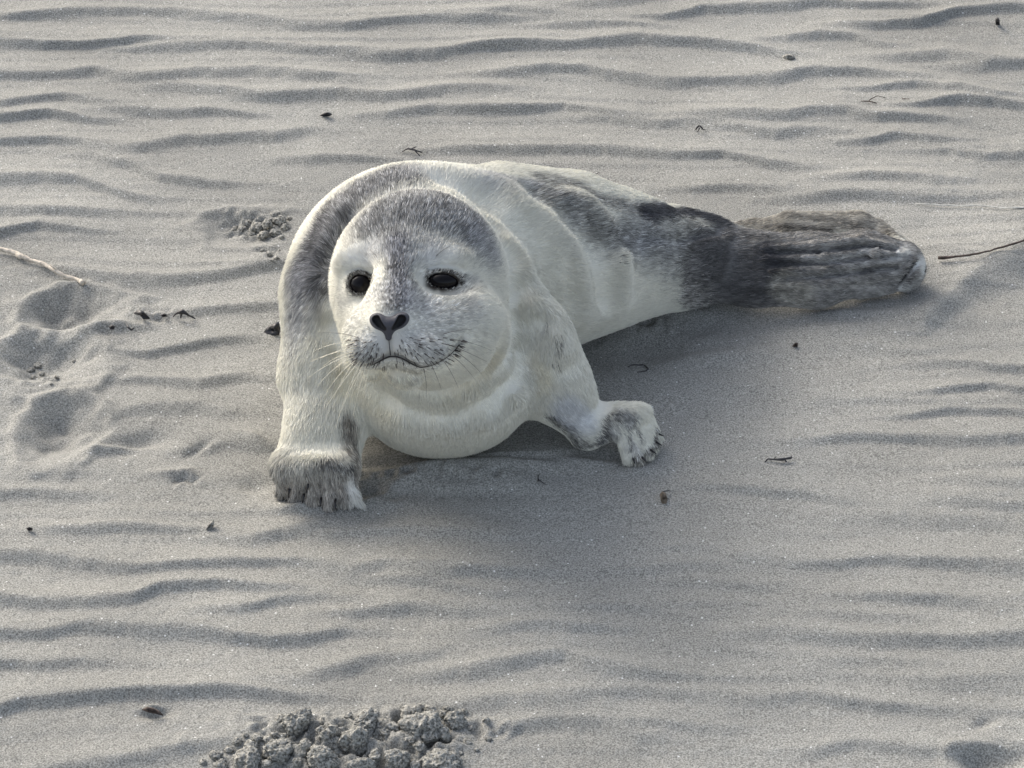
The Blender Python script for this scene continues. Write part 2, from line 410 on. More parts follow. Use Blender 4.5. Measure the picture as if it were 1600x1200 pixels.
cuts = []
BF = lambda p: field(body, cuts, np.atleast_2d(p).astype(np.float32))
def hit(x_, y_, lift=0.0, prims=None):
    """the place on the sculpted surface seen at photo pixel x_, y_, raised towards the viewer by lift"""
    o = CAM; dr = nrm(CF + CR*(x_-800)/FPX + CU*(600-y_)/FPX); tt = 2.42
    for _ in range(80):
        d = float(BF(o+dr*tt)[0]); tt += d*0.8
        if d < 2e-4 or tt > 3.6: break
    if tt > 3.6: return PH(x_, y_, 0.01)+CB*lift
    return o+dr*tt+CB*lift
def trail(pts, r, k, sink=0.0, flow=None):
    """a chain of slim round cones lying along the surface; used as a soft crease (cut) or a soft roll (added)"""
    P = [hit(*q[:2])-CB*sink for q in pts]; R = [q[2] if len(q) > 2 else r for q in pts]
    return [Cc(P[i], P[i+1], R[i], R[i+1], k, flow=flow) for i in range(len(P)-1)]
# left fore limb (seen left)
LO = (0, 0, -1)
add(Cc(PH(520,470,.125), PH(500,585,.075), px(72), px(52), .03),
    Cc(PH(500,585,.075), PH(508,668,.046), px(52), px(46), .03),
    Cc(PH(508,668,.046), PH(500,722,.030), px(46), px(40), .02),
    Cc(PH(488,650,.055), PH(446,728,.034), px(30), px(19), .020),
    Cc(PH(530,660,.050), PH(536,735,.030), px(26), px(22), .020),
    Cc(PH(448,727,.037), PH(532,725,.039), px(13), px(14), .018, flow=LO))
DIGL = [((447,732,.036),(441,766,.010),13,9),((466,730,.040),(463,775,.010),14,10),((488,728,.042),(488,782,.010),14.5,10.5),
        ((511,728,.042),(515,786,.010),14.5,10.5),((532,728,.040),(541,780,.012),14,9)]
for a, b_, ra, rb in DIGL: add(Cc(PH(*a), PH(*b_), px(ra,2.73)*1.1, px(rb,2.73)*1.15, .008, flow=LO))
add(Cc(PH(543,738,.034), PH(549,768,.018), px(10,2.73), px(9,2.73), .006, flow=LO), Cc(PH(549,768,.018), PH(564,789,.006), px(9,2.73), px(4.5,2.73), .006, flow=CR-CU*.5))
# right fore limb
add(Cc(PH(812,470,.120), PH(842,540,.090), px(58), px(46), .012),
    Cc(PH(842,540,.090), PH(872,605,.055), px(46), px(42), .03),
    Cc(PH(872,605,.055), PH(915,668,.024), px(42), px(30), .03),
    Cc(PH(918,672,.022), PH(962,662,.030), px(26), px(24), .010, flow=CR),
    Cc(PH(935,648,.030), PH(992,648,.036), px(18), px(19), .012, flow=CR))
DIGR = [((966,655,.036),(981,716,.008),14,8),((980,650,.038),(997,718,.008),14,8),((994,648,.036),(1012,708,.008),13,8),
        ((1002,646,.034),(1022,697,.009),12,7),((1006,644,.032),(1029,684,.010),11,6)]
for a, b_, ra, rb in DIGR: add(Cc(PH(*a), PH(*b_), px(ra,2.77), px(rb,2.77), .007, flow=LO))
# hind flipper digits
TF = nrm(CR+CB*.05)
add(E(PH(1416,420,.022), (px(24,2.95), px(31,2.95), .020), .010, roll=-12, flow=TF),
    Cc(PH(1340,385,.048), PH(1412,392,.036), px(16,2.95), px(12,2.95), .008, flow=TF),
    Cc(PH(1360,400,.045), PH(1422,402,.034), px(14,2.95), px(11,2.95), .007, flow=TF),
    Cc(PH(1375,352,.046)+CF*.044, PH(1412,384,.038)+CF*.034, px(13,3.0), px(10,3.0), .006, flow=TF))
HINDR = 1
# skin rolls and creases
add(*trail([(815,470),(850,500),(872,545)], px(14), .016, .006, flow=LO))
add(*trail([(822,575),(800,620),(765,655)], px(8), .012, .002, flow=LO))
add(*trail([(640,632),(700,640),(760,610),(800,560)], px(12), .02, .004, flow=LO))
add(*trail([(905,330),(945,400),(955,470)], px(16,2.85), .03, .006, flow=TAIL))
add(*trail([(870,340),(905,410),(915,480)], px(14,2.85), .03, .006, flow=TAIL))
for q in ([(1190,388,.002),(1270,385,.0042),(1340,376,.0044),(1392,384,.0026)],[(1190,404,.002),(1280,403,.0044),(1345,394,.0046),(1408,396,.0028)],
          [(1200,424,.002),(1280,421,.0044),(1350,412,.0046),(1404,406,.003)],[(1210,448,.002),(1290,442,.0044),(1350,434,.0046),(1398,428,.003)]):
    add(*trail(q, .003, .004, .0004, flow=TF))
# neck and head
HEADC = PH(655,445,.165)
add(E(PH(662,525,.105), (px(152), px(108), .080), .012, flow=(0,0,-1)),
    E(HEADC, (px(139,2.73), px(147,2.73), .082), .008),
    E(PH(668,518,.151), (px(126,2.73), px(92,2.73), .075), .018))
iHEAD = (len(body)-2, len(body)-1)
FWD = nrm(CB*.93-CR*.30-CU*.18)
# face: bridge, muzzle, whisker pads, chin, cheeks, brows
add(E(hit(612,530)-CB*.006, (px(76,2.67), px(54,2.67), .034), .028),)
add(Cc(hit(626,418)-CB*.012, hit(609,498)-CB*.004, .020, .015, .022))
add(E(hit(577,546)-CB*.009, (px(36,2.65), px(29,2.65), .021), .008, roll=18),
    E(hit(650,546)-CB*.009, (px(52,2.65), px(30,2.65), .022), .008, roll=-14))
add(E(hit(612,588)-CB*.009, (px(44,2.65), px(20,2.65), .019), .008, roll=-6))
add(E(hit(556,408)-CB*.012, (px(30,2.66), px(15,2.66), .014), .015, roll=10),
    E(hit(694,404)-CB*.012, (px(36,2.66), px(15,2.66), .014), .015, roll=-8))
add(E(hit(730,510)-CB*.020, (px(48,2.68), px(48,2.68), .026), .03))
# eyes: ball, lids, lid opening
EYE = []
for (ex, ey, rx, ry, rl) in ((563,444,16,14,10), (692,439,23,11.2,9)):
    c0 = hit(ex, ey); c = c0-CB*.0115
    EYE.append((c, c0, rx, ry, rl))
for c, c0, rx, ry, rl in EYE:
    cuts.append(E(c0+CB*.004, (px(rx+18), px(ry+13), .010), .012, roll=-rl))
for c, c0, rx, ry, rl in EYE:
    pass
def with_lids(p):
    d = field(body, cuts, p)
    for c, c0, rx, ry, rl in EYE:
        big = dist(E(c, (px(rx+7), px(ry+8), .0135)), p)
        d = smin(d, big, .006)
    for c, c0, rx, ry, rl in EYE:
        d = smax(d, -dist(E(c+CB*.008, (px(rx), px(ry), .0125), roll=-rl), p), .0022)
    for cr_ in CREASES:
        d = smax(d, -dist(cr_, p), cr_[5] if cr_[0] == 'C' else cr_[4])
    return d
C1 = []
C1 += trail([(742,300),(776,345),(797,400),(806,450),(806,500),(800,550)], .0075, .016)
C1 += trail([(545,345),(520,400),(510,455),(514,510),(528,548)], .0065, .012)
C1 += trail([(590,596),(640,614),(700,612),(750,586),(782,540)], .0070, .014)
C1 += trail([(700,275),(770,300),(830,360),(862,420),(880,480)], .0075, .030)
C1 += trail([(846,500),(822,545),(826,585)], .0075, .016)
C1 += trail([(835,300),(890,330),(950,372),(1000,378)], .0040, .022)
C1 += trail([(600,628),(650,650),(720,652),(780,622),(815,580)], .0060, .018)
C1 += trail([(905,335),(940,395),(945,470)], .0060, .03)
C1 += trail([(1000,372),(1060,374),(1120,364)], .0030, .008)
for pts in ([(1215,396),(1275,394),(1342,385),(1398,390)],[(1215,414),(1280,412),(1348,403),(1404,401)],[(1225,436),(1290,432),(1350,423),(1400,417)],[(1402,446),(1420,424),(1432,410)]):
    C1 += trail([(a, b_, .0022) for a, b_ in pts], .0022, .004)
cuts += C1
CREASES = []
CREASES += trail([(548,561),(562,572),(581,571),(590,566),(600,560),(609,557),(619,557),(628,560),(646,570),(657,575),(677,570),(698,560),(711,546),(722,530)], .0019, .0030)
CREASES += trail([(608,531),(609,545),(610,556)], .0012, .0040)
CREASES += trail([(668,420),(692,415),(716,424)], .0007, .004)
CREASES += trail([(545,425),(562,420),(580,428)], .0007, .004)
for dg in (DIGL[:-1], DIGR[:-1]):
    pass
for a, b_ in (((455,750),(452,770)),((477,752),(475,780)),((499,756),(502,786)),((521,760),(529,786)),((990,668),(1003,708)),((1003,664),(1015,700)),((1012,662),(1023,690))):
    CREASES += trail([a, b_], .0012, .004)

lo = (-.36, -.36, -.04); hi = (.46, .40, .33)
fn = with_lids
V, Q = mesh_sdf(fn, lo, hi, FINE)
# drop what lies deep in the sand, keep the bulk
print('body verts', len(V))

# ---- coat: tones of the fur, some shade painted in, placed on the animal itself
CREAM = np.array([.75,.73,.64]); 
GREY = (.165,.167,.175); DARK = (.055,.055,.062); BROWN = (.15,.125,.10); PALE = (.86,.85,.80); MID = (.34,.34,.35); YEL = (.74,.68,.52); BLK = (.012,.012,.013)
def H(*pts): return [hit(*q) for q in pts]
COAT = [ # points, radius px, softness px, colour, strength
 (H((590,346),(655,330),(725,348)), 36, 48, (.18,.183,.19), .88),
 (H((620,305),(690,305)), 16, 20, GREY, .6),
 (H((750,375),(765,400)), 10, 28, MID, .55),
 (H((622,388),(625,440),(618,470)), 14, 18, (.12,.12,.13), .9),
 (H((585,462),(660,470)), 12, 22, MID, .5),
 (H((655,480),(690,500),(720,480)), 14, 26, MID, .40),
 (H((700,458),(728,450)), 8, 18, GREY, .5),
 (H((556,408),(585,400)), 8, 12, PALE, .9), (H((675,402),(705,404)), 8, 12, PALE, .8),
 (H((575,548)), 24, 18, MID, .5), (H((650,548)), 34, 22, MID, .5), (H((590,400),(660,398)), 16, 24, MID, .45), (H((540,470),(560,500)), 8, 24, MID, .3), (H((600,575),(640,582)), 6, 16, (.45,.42,.36), .5),
 (H((625,275),(560,305),(512,355),(486,420)), 26, 30, GREY, .90), (H((475,470),(462,520)), 6, 30, MID, .4),
 (H((508,330),(500,400),(505,450)), 10, 14, DARK, .55),  # shading in the fold between head and shoulder, painted into the coat
 (H((480,430),(470,490)), 16, 30, MID, .6),
 (H((650,268),(760,280)), 6, 26, PALE, .5),
 (H((842,300),(895,332),(955,368),(1010,380)), 7, 44, (.14,.14,.14), .85),
 (H((835,276),(890,288),(925,304),(1000,333)), 9, 16, (.17,.165,.155), .72),
 (H((770,276),(830,285)), 6, 12, MID, .5),
 (H((985,368),(1045,385)), 8, 60, (.30,.30,.30), .75), (H((760,285),(800,295)), 6, 30, MID, .35),
 (H((1005,334),(1040,326),(1070,328),(1095,334),(1125,350)), 14, 16, DARK, .96),
 (H((1095,395),(1130,415),(1165,430)), 24, 80, (.10,.098,.097), .95),
 (H((1120,430),(1190,425),(1260,420),(1400,410)), 85, 10, (.245,.235,.222), .92),
 (H((1110,400),(1140,430),(1190,425)), 36, 46, (.11,.107,.105), .95),
 (H((1190,390),(1205,420),(1215,438)), 7, 22, DARK, .8),
  (H((1160,350),(1220,345),(1300,335),(1380,348)), 30, 10, (.36,.335,.29), .9), (H((1190,360),(1260,358),(1330,355),(1380,362)), 1, 6, (.06,.055,.05), .8), (H((1160,376),(1250,371),(1335,368),(1380,378)), 1.0, 4, (.50,.46,.40), .7),  # dark strip paints the shaded gap between hind flippers, pale line its lit rim
 (H((1215,445),(1250,458)), 16, 14, (.36,.34,.29), .7),
 (H((1404,440),(1424,412)), 4, 5, BLK, .95),
 (H((1435,405),(1436,430)), 6, 8, PALE, .8), (H((1398,372),(1412,392),(1400,400)), 5, 7, PALE, .8),
 (H((1215,396),(1275,394),(1342,385),(1398,390)), 1.5, 5, DARK, .8), (H((1215,414),(1280,412),(1348,403),(1404,401)), 1.5, 5, DARK, .8), (H((1225,436),(1290,432),(1350,423),(1400,417)), 1.5, 5, DARK, .7),
 (H((1245,404),(1340,394),(1395,394)), 2, 6, (.55,.54,.52), .6), (H((1245,424),(1345,412),(1395,407)), 2, 6, (.5,.49,.47), .6), (H((1400,455),(1430,440),(1438,420)), 2, 6, PALE, .6),
 (H((545,660),(552,710),(548,760)), 8, 12, BROWN, .75),
 (H((452,766),(490,770),(528,770)), 24, 44, (.30,.275,.25), .85), (H((450,776),(490,788),(530,792)), 3, 8, (.07,.065,.06), .8),
 (H((505,722),(540,724)), 5, 8, DARK, .85),  # shade beneath the overhanging paw lip, painted dark
 (H((545,745),(560,788)), 5, 7, PALE, .9),
 (H((865,650),(900,694)), 8, 14, DARK, .75), (H((880,630),(905,655)), 14, 16, (.55,.57,.62), .6),
 (H((930,690),(955,672)), 8, 12, GREY, .7), (H((965,645),(985,655)), 6, 10, GREY, .75),
 (H((985,690),(1000,700)), 4, 6, MID, .5), (H((1024,670),(1026,690),(1012,708),(996,714)), 3, 6, (.06,.05,.05), .85), (H((980,664),(988,690)), 1.5, 3, DARK, .7), (H((998,664),(1006,688)), 1.5, 3, DARK, .7), (H((925,692),(945,660),(965,645)), 3, 6, DARK, .7),
 (H((848,590),(832,560)), 6, 16, YEL, .6),
 (H((600,640),(560,600)), 10, 30, YEL, .5), (H((540,560),(535,600)), 10, 26, YEL, .6),
 (H((700,610),(770,560)), 8, 20, YEL, .4),
 (H((618,590),(590,585)), 14, 14, YEL, .35),
]
SPOTS = H((769,372),(857,505),(870,520),(875,528),(872,540),(868,560),(871,572),(650,270),(652,278),(440,440),(446,560),(462,600),(457,545),(790,470),(965,405))
def seg_d(p, a, b_):
    ba = b_-a; h_ = np.clip(((p-a)@ba)/max(ba@ba, 1e-12), 0, 1); return np.linalg.norm(p-a-h_[:, None]*ba, axis=1)
def coat(p):
    p = np.asarray(p, float)
    w = np.column_stack([fbm(p, 40, 4, 51), fbm(p, 40, 4, 61), fbm(p, 40, 4, 71)])*.0042
    q = p+w
    c = np.repeat(CREAM[None], len(p), 0)*(1+.05*fbm(p, 40, 2, 81))[:, None]
    for pts, r, s_, col, st in COAT:
        d = np.full(len(p), 9.0)
        if len(pts) == 1: d = np.linalg.norm(q-pts[0], axis=1)
        for i in range(len(pts)-1): d = np.minimum(d, seg_d(q, pts[i], pts[i+1]))
        k = .00057; m = st*(1-sstep((r-s_*.25)*k, (r+s_*1.25)*k, d))
        c = c*(1-m[:, None])+np.array(col)[None]*m[:, None]
    for c_, c0, rx, ry, rl in EYE:
        L_ = p-c0
        u = (L_@CR)/px(rx+5); v = (L_@CU)/px(ry+4.5); r = np.sqrt(u*u+v*v)
        m = 1-sstep(.82, 1.22, r+.12*vnoise(p, 300, 5)); m *= np.abs(L_@CB) < .03
        c = c*(1-m[:, None])+np.array([.03,.024,.02])[None]*m[:, None]
    for s_ in SPOTS:
        m = .8*(1-sstep(.0010, .0026, np.linalg.norm(p-s_, axis=1)*(1+.4*vnoise(p, 700, 6))))
        c = c*(1-m[:, None])+np.array([.05,.035,.03])[None]*m[:, None]
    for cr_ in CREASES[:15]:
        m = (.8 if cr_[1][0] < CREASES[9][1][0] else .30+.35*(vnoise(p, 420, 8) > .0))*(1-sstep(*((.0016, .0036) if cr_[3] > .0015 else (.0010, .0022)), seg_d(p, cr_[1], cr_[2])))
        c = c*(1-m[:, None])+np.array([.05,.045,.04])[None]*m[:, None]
    # streaks of dark and silver hair running along the hind flippers and down the fore digits
    for ax_, sel, am in ((TF, p[:,0] > .215, .55), (nrm(np.array([.15,-.35,-1.])), (p[:,2] < .05) & (p[:,1] < -.105), .50)):
        if sel.any():
            q = p[sel]; al = q@ax_; qq = q-al[:, None]*ax_
            n_ = vnoise(np.column_stack([qq*330+al[:, None]*14]), 1.0, 77)+.5*vnoise(np.column_stack([qq*700+al[:, None]*30]), 1.0, 78)
            f_ = np.exp(am*n_)*np.where(c[sel].mean(1) > .55, 0, 1)+np.where(c[sel].mean(1) > .55, 1, 0); c[sel] *= f_[:, None]
    return np.clip(c, .005, .9)

seal = empty('seal_pup', tuple(PH(700,560,0)), 'young white and grey seal resting on the sand, looking at the viewer with raised head', 'seal')
LOC = np.array(seal.location)
m_skin, t, b = new_mat('seal_coat')
va = node(t, 'ShaderNodeVertexColor'); va.layer_name = 'coat'
t.links.new(va.outputs['Color'], b.inputs['Base Color']); b.inputs['Roughness'].default_value = .75
b.inputs['Specular IOR Level'].default_value = .2
me = mesh_np('body', V-LOC, Q); add_color(me, 'coat', coat(V)*.92)
bodyo = link('body', me, m_skin, seal)

# ---- eyes
m_eye, t, b = new_mat('eye'); b.inputs['Base Color'].default_value = (.006,.005,.006,1); b.inputs['Roughness'].default_value = .06
b.inputs['Specular IOR Level'].default_value = .16
for c, c0, rx, ry, rl in EYE:
    def fe(p, c=c, rx=rx, ry=ry): return dist(E(c, (px(rx+3.5), px(ry+4.5), .0118)), p)
    ev, eq = mesh_sdf(fe, c-.02, c+.02, .0010)
    link('eye', mesh_np('eye', ev-LOC, eq), m_eye, seal)

# ---- nose pad with nostrils
nc = hit(607,510)
nz = lambda x_, y_, lift=0: hit(x_, y_, lift)
NP = [E(hit(594,503)-CB*.004, (px(18,2.62), px(13,2.62), .0095), .005, roll=-28),
      E(hit(622,502)-CB*.004, (px(19,2.62), px(12.5,2.62), .0095), .005, roll=30),
      Cc(hit(607,508)-CB*.001, hit(607,527)-CB*.001, px(10,2.62), px(5,2.62), .005)]
NC = [Cc(hit(588,499,.0048), hit(599,515,.0048), .0034, .0024, .0012), Cc(hit(628,499,.0048), hit(617,515,.0048), .0037, .0024, .0012),
      Cc(hit(608,510,.0075), hit(608,527,.005), .0008, .0006, .002)]
fnn = lambda p: field(NP, NC, p)
nv, nq = mesh_sdf(fnn, nc-.03, nc+.03, .0006)
m_nose, t, b = new_mat('nose_leather'); b.inputs['Base Color'].default_value = (.042,.042,.050,1); b.inputs['Roughness'].default_value = .6; b.inputs['Specular IOR Level'].default_value = .3
g = node(t, 'ShaderNodeNewGeometry'); nn = node(t, 'ShaderNodeTexVoronoi', Scale=1400.0); bb = node(t, 'ShaderNodeBump', Strength=.5, Distance=.0004)
t.links.new(g.outputs['Position'], nn.inputs['Vector']); t.links.new(nn.outputs['Distance'], bb.inputs['Height']); t.links.new(bb.outputs['Normal'], b.inputs['Normal'])
me = mesh_np('nose', nv-LOC, nq)
inn = np.minimum(dist(NC[0], nv.astype(np.float32)), dist(NC[1], nv.astype(np.float32)))
ft = sstep(.0001, .0007, inn)[:, None]; add_color(me, 'tone', np.array([[.004,.004,.005]])*(1-ft)+np.array([[.060,.060,.070]])*ft)
va = node(t, 'ShaderNodeVertexColor'); va.layer_name = 'tone'; t.links.new(va.outputs['Color'], b.inputs['Base Color'])
link('nose', me, m_nose, seal)

# ---- tube helper (whiskers, claws, twigs)
def tube(P, R, seg=6):
    P = np.asarray(P, float); n = len(P); V_ = []; F_ = []
    T = np.gradient(P, axis=0); T /= np.linalg.norm(T, axis=1)[:, None]+1e-12
    up = np.array([0, 0, 1.0]) if abs(T[0][2]) < .9 else np.array([1.0, 0, 0])
    for i in range(n):
        a = nrm(np.cross(T[i], up)); b2 = np.cross(a, T[i])
        for j in range(seg):
            th = 2*math.pi*j/seg; V_.append(P[i]+R[i]*(a*math.cos(th)+b2*math.sin(th)))
    for i in range(n-1):
        for j in range(seg):
            F_.append((i*seg+j, i*seg+(j+1)%seg, (i+1)*seg+(j+1)%seg, (i+1)*seg+j))
    V_.append(P[0]); V_.append(P[-1]); c0, c1 = n*seg, n*seg+1
    for j in range(seg):
        F_.append((c0, (j+1)%seg, j, c0)); F_.append((c1, (n-1)*seg+j, (n-1)*seg+(j+1)%seg, c1))
    return np.array(V_), F_
def py_mesh(name, V_, F_, smooth=True):
    me = bpy.data.meshes.new(name)
    me.from_pydata([tuple(v) for v in V_], [], [tuple(dict.fromkeys(f)) for f in F_]); 
    if smooth: me.polygons.foreach_set('use_smooth', np.ones(len(me.polygons), bool))
    me.update(); return me
def bez(P, n=10):
    P = np.asarray(P, float); tt = np.linspace(0, 1, n)[:, None]
    if len(P) == 3: return (1-tt)**2*P[0]+2*tt*(1-tt)*P[1]+tt*tt*P[2]
    return (1-tt)**3*P[0]+3*tt*(1-tt)**2*P[1]+3*tt*tt*(1-tt)*P[2]+tt**3*P[3]

# ---- dark lip line and eyelid rims
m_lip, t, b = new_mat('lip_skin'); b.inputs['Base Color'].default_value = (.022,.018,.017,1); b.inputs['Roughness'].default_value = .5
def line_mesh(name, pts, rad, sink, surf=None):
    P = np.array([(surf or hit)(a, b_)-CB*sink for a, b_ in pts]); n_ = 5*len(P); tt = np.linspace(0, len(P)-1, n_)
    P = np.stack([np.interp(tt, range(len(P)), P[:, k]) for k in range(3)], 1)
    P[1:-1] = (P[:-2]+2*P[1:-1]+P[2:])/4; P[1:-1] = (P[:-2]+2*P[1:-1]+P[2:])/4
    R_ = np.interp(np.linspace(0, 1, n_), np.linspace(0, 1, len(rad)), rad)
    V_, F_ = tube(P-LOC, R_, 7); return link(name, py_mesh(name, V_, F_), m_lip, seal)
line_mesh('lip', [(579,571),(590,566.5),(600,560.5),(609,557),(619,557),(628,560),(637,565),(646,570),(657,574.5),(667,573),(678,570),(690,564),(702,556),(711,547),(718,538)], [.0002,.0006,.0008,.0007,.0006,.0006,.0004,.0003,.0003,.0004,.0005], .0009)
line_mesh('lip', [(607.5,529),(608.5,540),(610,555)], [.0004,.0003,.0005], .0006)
m_wh, t, b = new_mat('whisker_pale'); b.inputs['Base Color'].default_value = (.80,.74,.58,1); b.inputs['Roughness'].default_value = .35
m_wd, t, b = new_mat('whisker_dark'); b.inputs['Base Color'].default_value = (.12,.10,.08,1); b.inputs['Roughness'].default_value = .35
WH = [ # root, middle, tip (photo px) and how far the tip stands off the root's depth (m), pale?
 ((562,528),(530,518),(498,520),.012,0),((556,536),(525,532),(492,548),.014,1),((556,546),(520,548),(484,566),.014,1),((560,552),(520,560),(480,592),.012,1),
 ((556,556),(525,568),(497,602),.012,1),((560,560),(530,578),(508,618),.010,1),((564,562),(538,590),(507,640),.010,1),((566,563),(545,600),(528,655),.008,1),
 ((570,566),(552,600),(545,640),.008,1),((574,566),(560,605),(552,650),.008,1),((552,550),(524,556),(505,572),.014,1),((560,541),(532,545),(500,560),.016,1),
 ((568,570),(538,620),(524,670),.004,1),((578,570),(570,600),(566,632),.006,1),((556,562),(535,590),(520,625),.012,1),
 ((690,523),(715,514),(745,514),.006,0),((700,530),(735,532),(768,548),.008,0),((706,540),(735,552),(762,566),.008,0),((700,552),(722,566),(740,590),.006,0),
 ((690,560),(706,580),(716,606),.004,0),((672,566),(684,590),(690,610),.004,0),((662,576),(668,600),(666,622),.004,0),((710,548),(738,566),(752,584),.008,0),
 ((590,404),(583,392),(574,388),.012,0),((680,402),(692,388),(706,384),.012,0)]
for a, m_, c_, off, pale in WH:
    p0 = hit(*a)-CB*.001; p1 = hit(*m_) ; s0 = (p0-CAM)@CF
    def at_d(q, d): return CAM+CF*d+CR*((q[0]-800)/FPX*d)+CU*((600-q[1])/FPX*d)
    p1 = at_d(m_, s0-off*.9); p2 = at_d(c_, s0-off*.4+.012)
    V_, F_ = tube(bez([p0, p1, p2], 12)-LOC, np.linspace(.00036, .00010, 12) if pale else np.linspace(.00028, .00008, 12), 5)
    link('whisker', py_mesh('whisker', V_, F_), m_wh if pale else m_wd, seal)
# ---- claws
m_claw, t, b = new_mat('claw'); b.inputs['Base Color'].default_value = (.012,.011,.012,1); b.inputs['Roughness'].default_value = .3
CL = [((452,764,.012),(451,778,.004)),((475,772,.012),(473,786,.004)),((482,756,.020),(479,770,.012)),((502,778,.012),(500,792,.003)),((524,780,.012),(524,796,.003)),
      ((989,716,.010),(992,724,.004)),((1003,714,.012),(1009,721,.004)),((1017,703,.013),(1025,709,.004)),((1026,691,.013),(1034,696,.005)),((1029,678,.017),(1037,681,.012))]
for a, b_ in CL:
    A_ = hit(a[0], a[1])-CB*.0008; B_ = hit(b_[0], b_[1])+CB*.0022; M_ = (A_+B_)/2+CB*.0035
    V_, F_ = tube(bez([A_, M_, B_], 6)-LOC, np.linspace(.0012, .0004, 6), 7)
    link('claw', py_mesh('claw', V_, F_), m_claw, seal)

# ---- fur: short hairs combed along the body
def make_fur(N, seed=7):
    rng = np.random.default_rng(seed)
    Vf = V; T1 = Q[:, [0,1,2]]; T2 = Q[:, [0,2,3]]; T = np.concatenate([T1, T2])
    A = Vf[T[:,0]]; B = Vf[T[:,1]]; C = Vf[T[:,2]]
    n = np.cross(B-A, C-A); ar = np.linalg.norm(n, axis=1); cen = (A+B+C)/3
    w = ar.copy(); w[cen[:,2] < -.004] = 0
    nn_ = n/(ar[:, None]+1e-12)
    hd = np.linalg.norm(cen-hit(610,520), axis=1)
    w *= np.where(hd < .11, 2.2, 1.0)
    # few hairs on the side nobody can step round to
    vd = nn_@CB; w *= np.where(vd < -.45, .3, 1.0)
    cdf = np.cumsum(w); r = rng.random(N)*cdf[-1]; ti = np.searchsorted(cdf, r); ti = np.clip(ti, 0, len(T)-1)
    u = rng.random(N); v = rng.random(N); sw = u+v > 1; u[sw] = 1-u[sw]; v[sw] = 1-v[sw]
    P = A[ti]+(B[ti]-A[ti])*u[:, None]+(C[ti]-A[ti])*v[:, None]
    # smooth normals
    vn = np.zeros_like(Vf)
    for k in range(3): np.add.at(vn, T[:, k], n)
    vn /= np.linalg.norm(vn, axis=1)[:, None]+1e-12
    Nn = vn[T[ti,0]]*(1-u-v)[:, None]+vn[T[ti,1]]*u[:, None]+vn[T[ti,2]]*v[:, None]; Nn /= np.linalg.norm(Nn, axis=1)[:, None]
    # keep eyes, nose bare
    keep = np.ones(N, bool)
    for c_, c0, rx, ry, rl in EYE:
        L_ = P-c0; keep &= ~((((L_@CR)/px(rx+1.5))**2+((L_@CU)/px(ry+1.5))**2 < 1) & (np.abs(L_@CB) < .02))
    keep &= fnn(P.astype(np.float32)) > .0004
    for cr_ in CREASES[:15]: keep &= seg_d(P, cr_[1], cr_[2]) > (.0026 if cr_[3] > .0015 else .0014)
    P = P[keep]; Nn = Nn[keep]
    # flow
    Fl = np.zeros_like(P); Wt = np.zeros(len(P)); nose = hit(607,505)
    Pf = P.astype(np.float32)
    for i, pr in enumerate(body):
        d = np.maximum(dist(pr, Pf), 0); ww = np.exp(-(d/.018)**2)+1e-6
        fl = pr[5] if pr[0] == 'E' else pr[8]
        if fl is None or (iHEAD[0] <= i <= iHEAD[1]+8): fv = P-nose-Nn*0; fv = fv/(np.linalg.norm(fv, axis=1)[:, None]+1e-9)
        else: fv = np.repeat(nrm(fl)[None], len(P), 0)
        Fl += fv*ww[:, None]; Wt += ww
    Fl += .22*np.column_stack([vnoise(P, 45, s_) for s_ in (91, 92, 93)])*np.linalg.norm(Fl, axis=1)[:, None]
    Fl -= (Fl*Nn).sum(1)[:, None]*Nn
    Fl /= np.linalg.norm(Fl, axis=1)[:, None]+1e-9
    n_ = len(P)
    hd = np.linalg.norm(P-nose, axis=1)
    L_ = .0098*np.clip(.30+hd/.16, .35, 1)*rng.uniform(.7, 1.25, n_)
    md = np.min([seg_d(P, cr_[1], cr_[2]) for cr_ in CREASES[:15]], axis=0); L_ *= .25+.75*sstep(.002, .012, md)
    L_ *= np.where((P[:,2] < .055) & (P[:,1] < -.06), np.where(P[:,0] < 0, .85, .6), 1.0)
    for c_, c0, rx, ry, rl in EYE: L_ *= .35+.65*sstep(.012, .028, np.linalg.norm(P-c0, axis=1))
    lift = rng.uniform(.10, .30, n_)
    hf = sstep(.20, .27, P[:,0]); lift = lift*(1-.2*hf)+.06*hf; L_ = L_*(1-.28*hf)
    side = np.cross(Nn, Fl)
    clump = vnoise(P, 620, 101); clump2 = vnoise(P, 1100, 103)
    D0 = Fl*np.cos(lift)[:, None]+Nn*np.sin(lift)[:, None]+side*(.22*clump+.12*rng.standard_normal(n_))[:, None]
    D0 /= np.linalg.norm(D0, axis=1)[:, None]
    bend = -Nn*.06
    ts = np.array([0, .35, .7, 1.0])
    pts = P[:, None, :]-Nn[:, None, :]*.0004+D0[:, None, :]*(L_[:, None]*ts)[:, :, None]+bend[:, None, :]*(L_[:, None]*ts**2)[:, :, None]
    col = coat(P+rng.standard_normal(P.shape)*.0013)
    lum = col.mean(1)
    amp = np.interp(lum, [.05, .2, .4, .7], [.50, .85, .45, .08])+.11*(1-sstep(.05, .095, np.linalg.norm(P-nose, axis=1)))
    amp = amp*np.where(P[:,0] > .19, .6, 1.0)
    rr = clump*1.4+clump2*.75+rng.standard_normal(n_)*.3
    col = col*np.exp(amp*rr)[:, None]
    col = np.clip(col, .006, .88)
    rad = np.array([.00024, .00022, .00016, .00005])
    # dark follicle tufts on the whisker pads
    ex = []
    for row in range(6):
        for k in range(8):
            ex.append((546+k*6.4+row*2.2, 532+row*6.6+k*.6)); ex.append((626+k*11-row*2, 530+row*7.0+(k*.35)**2-k*.6))
    xp, xc, = [], []
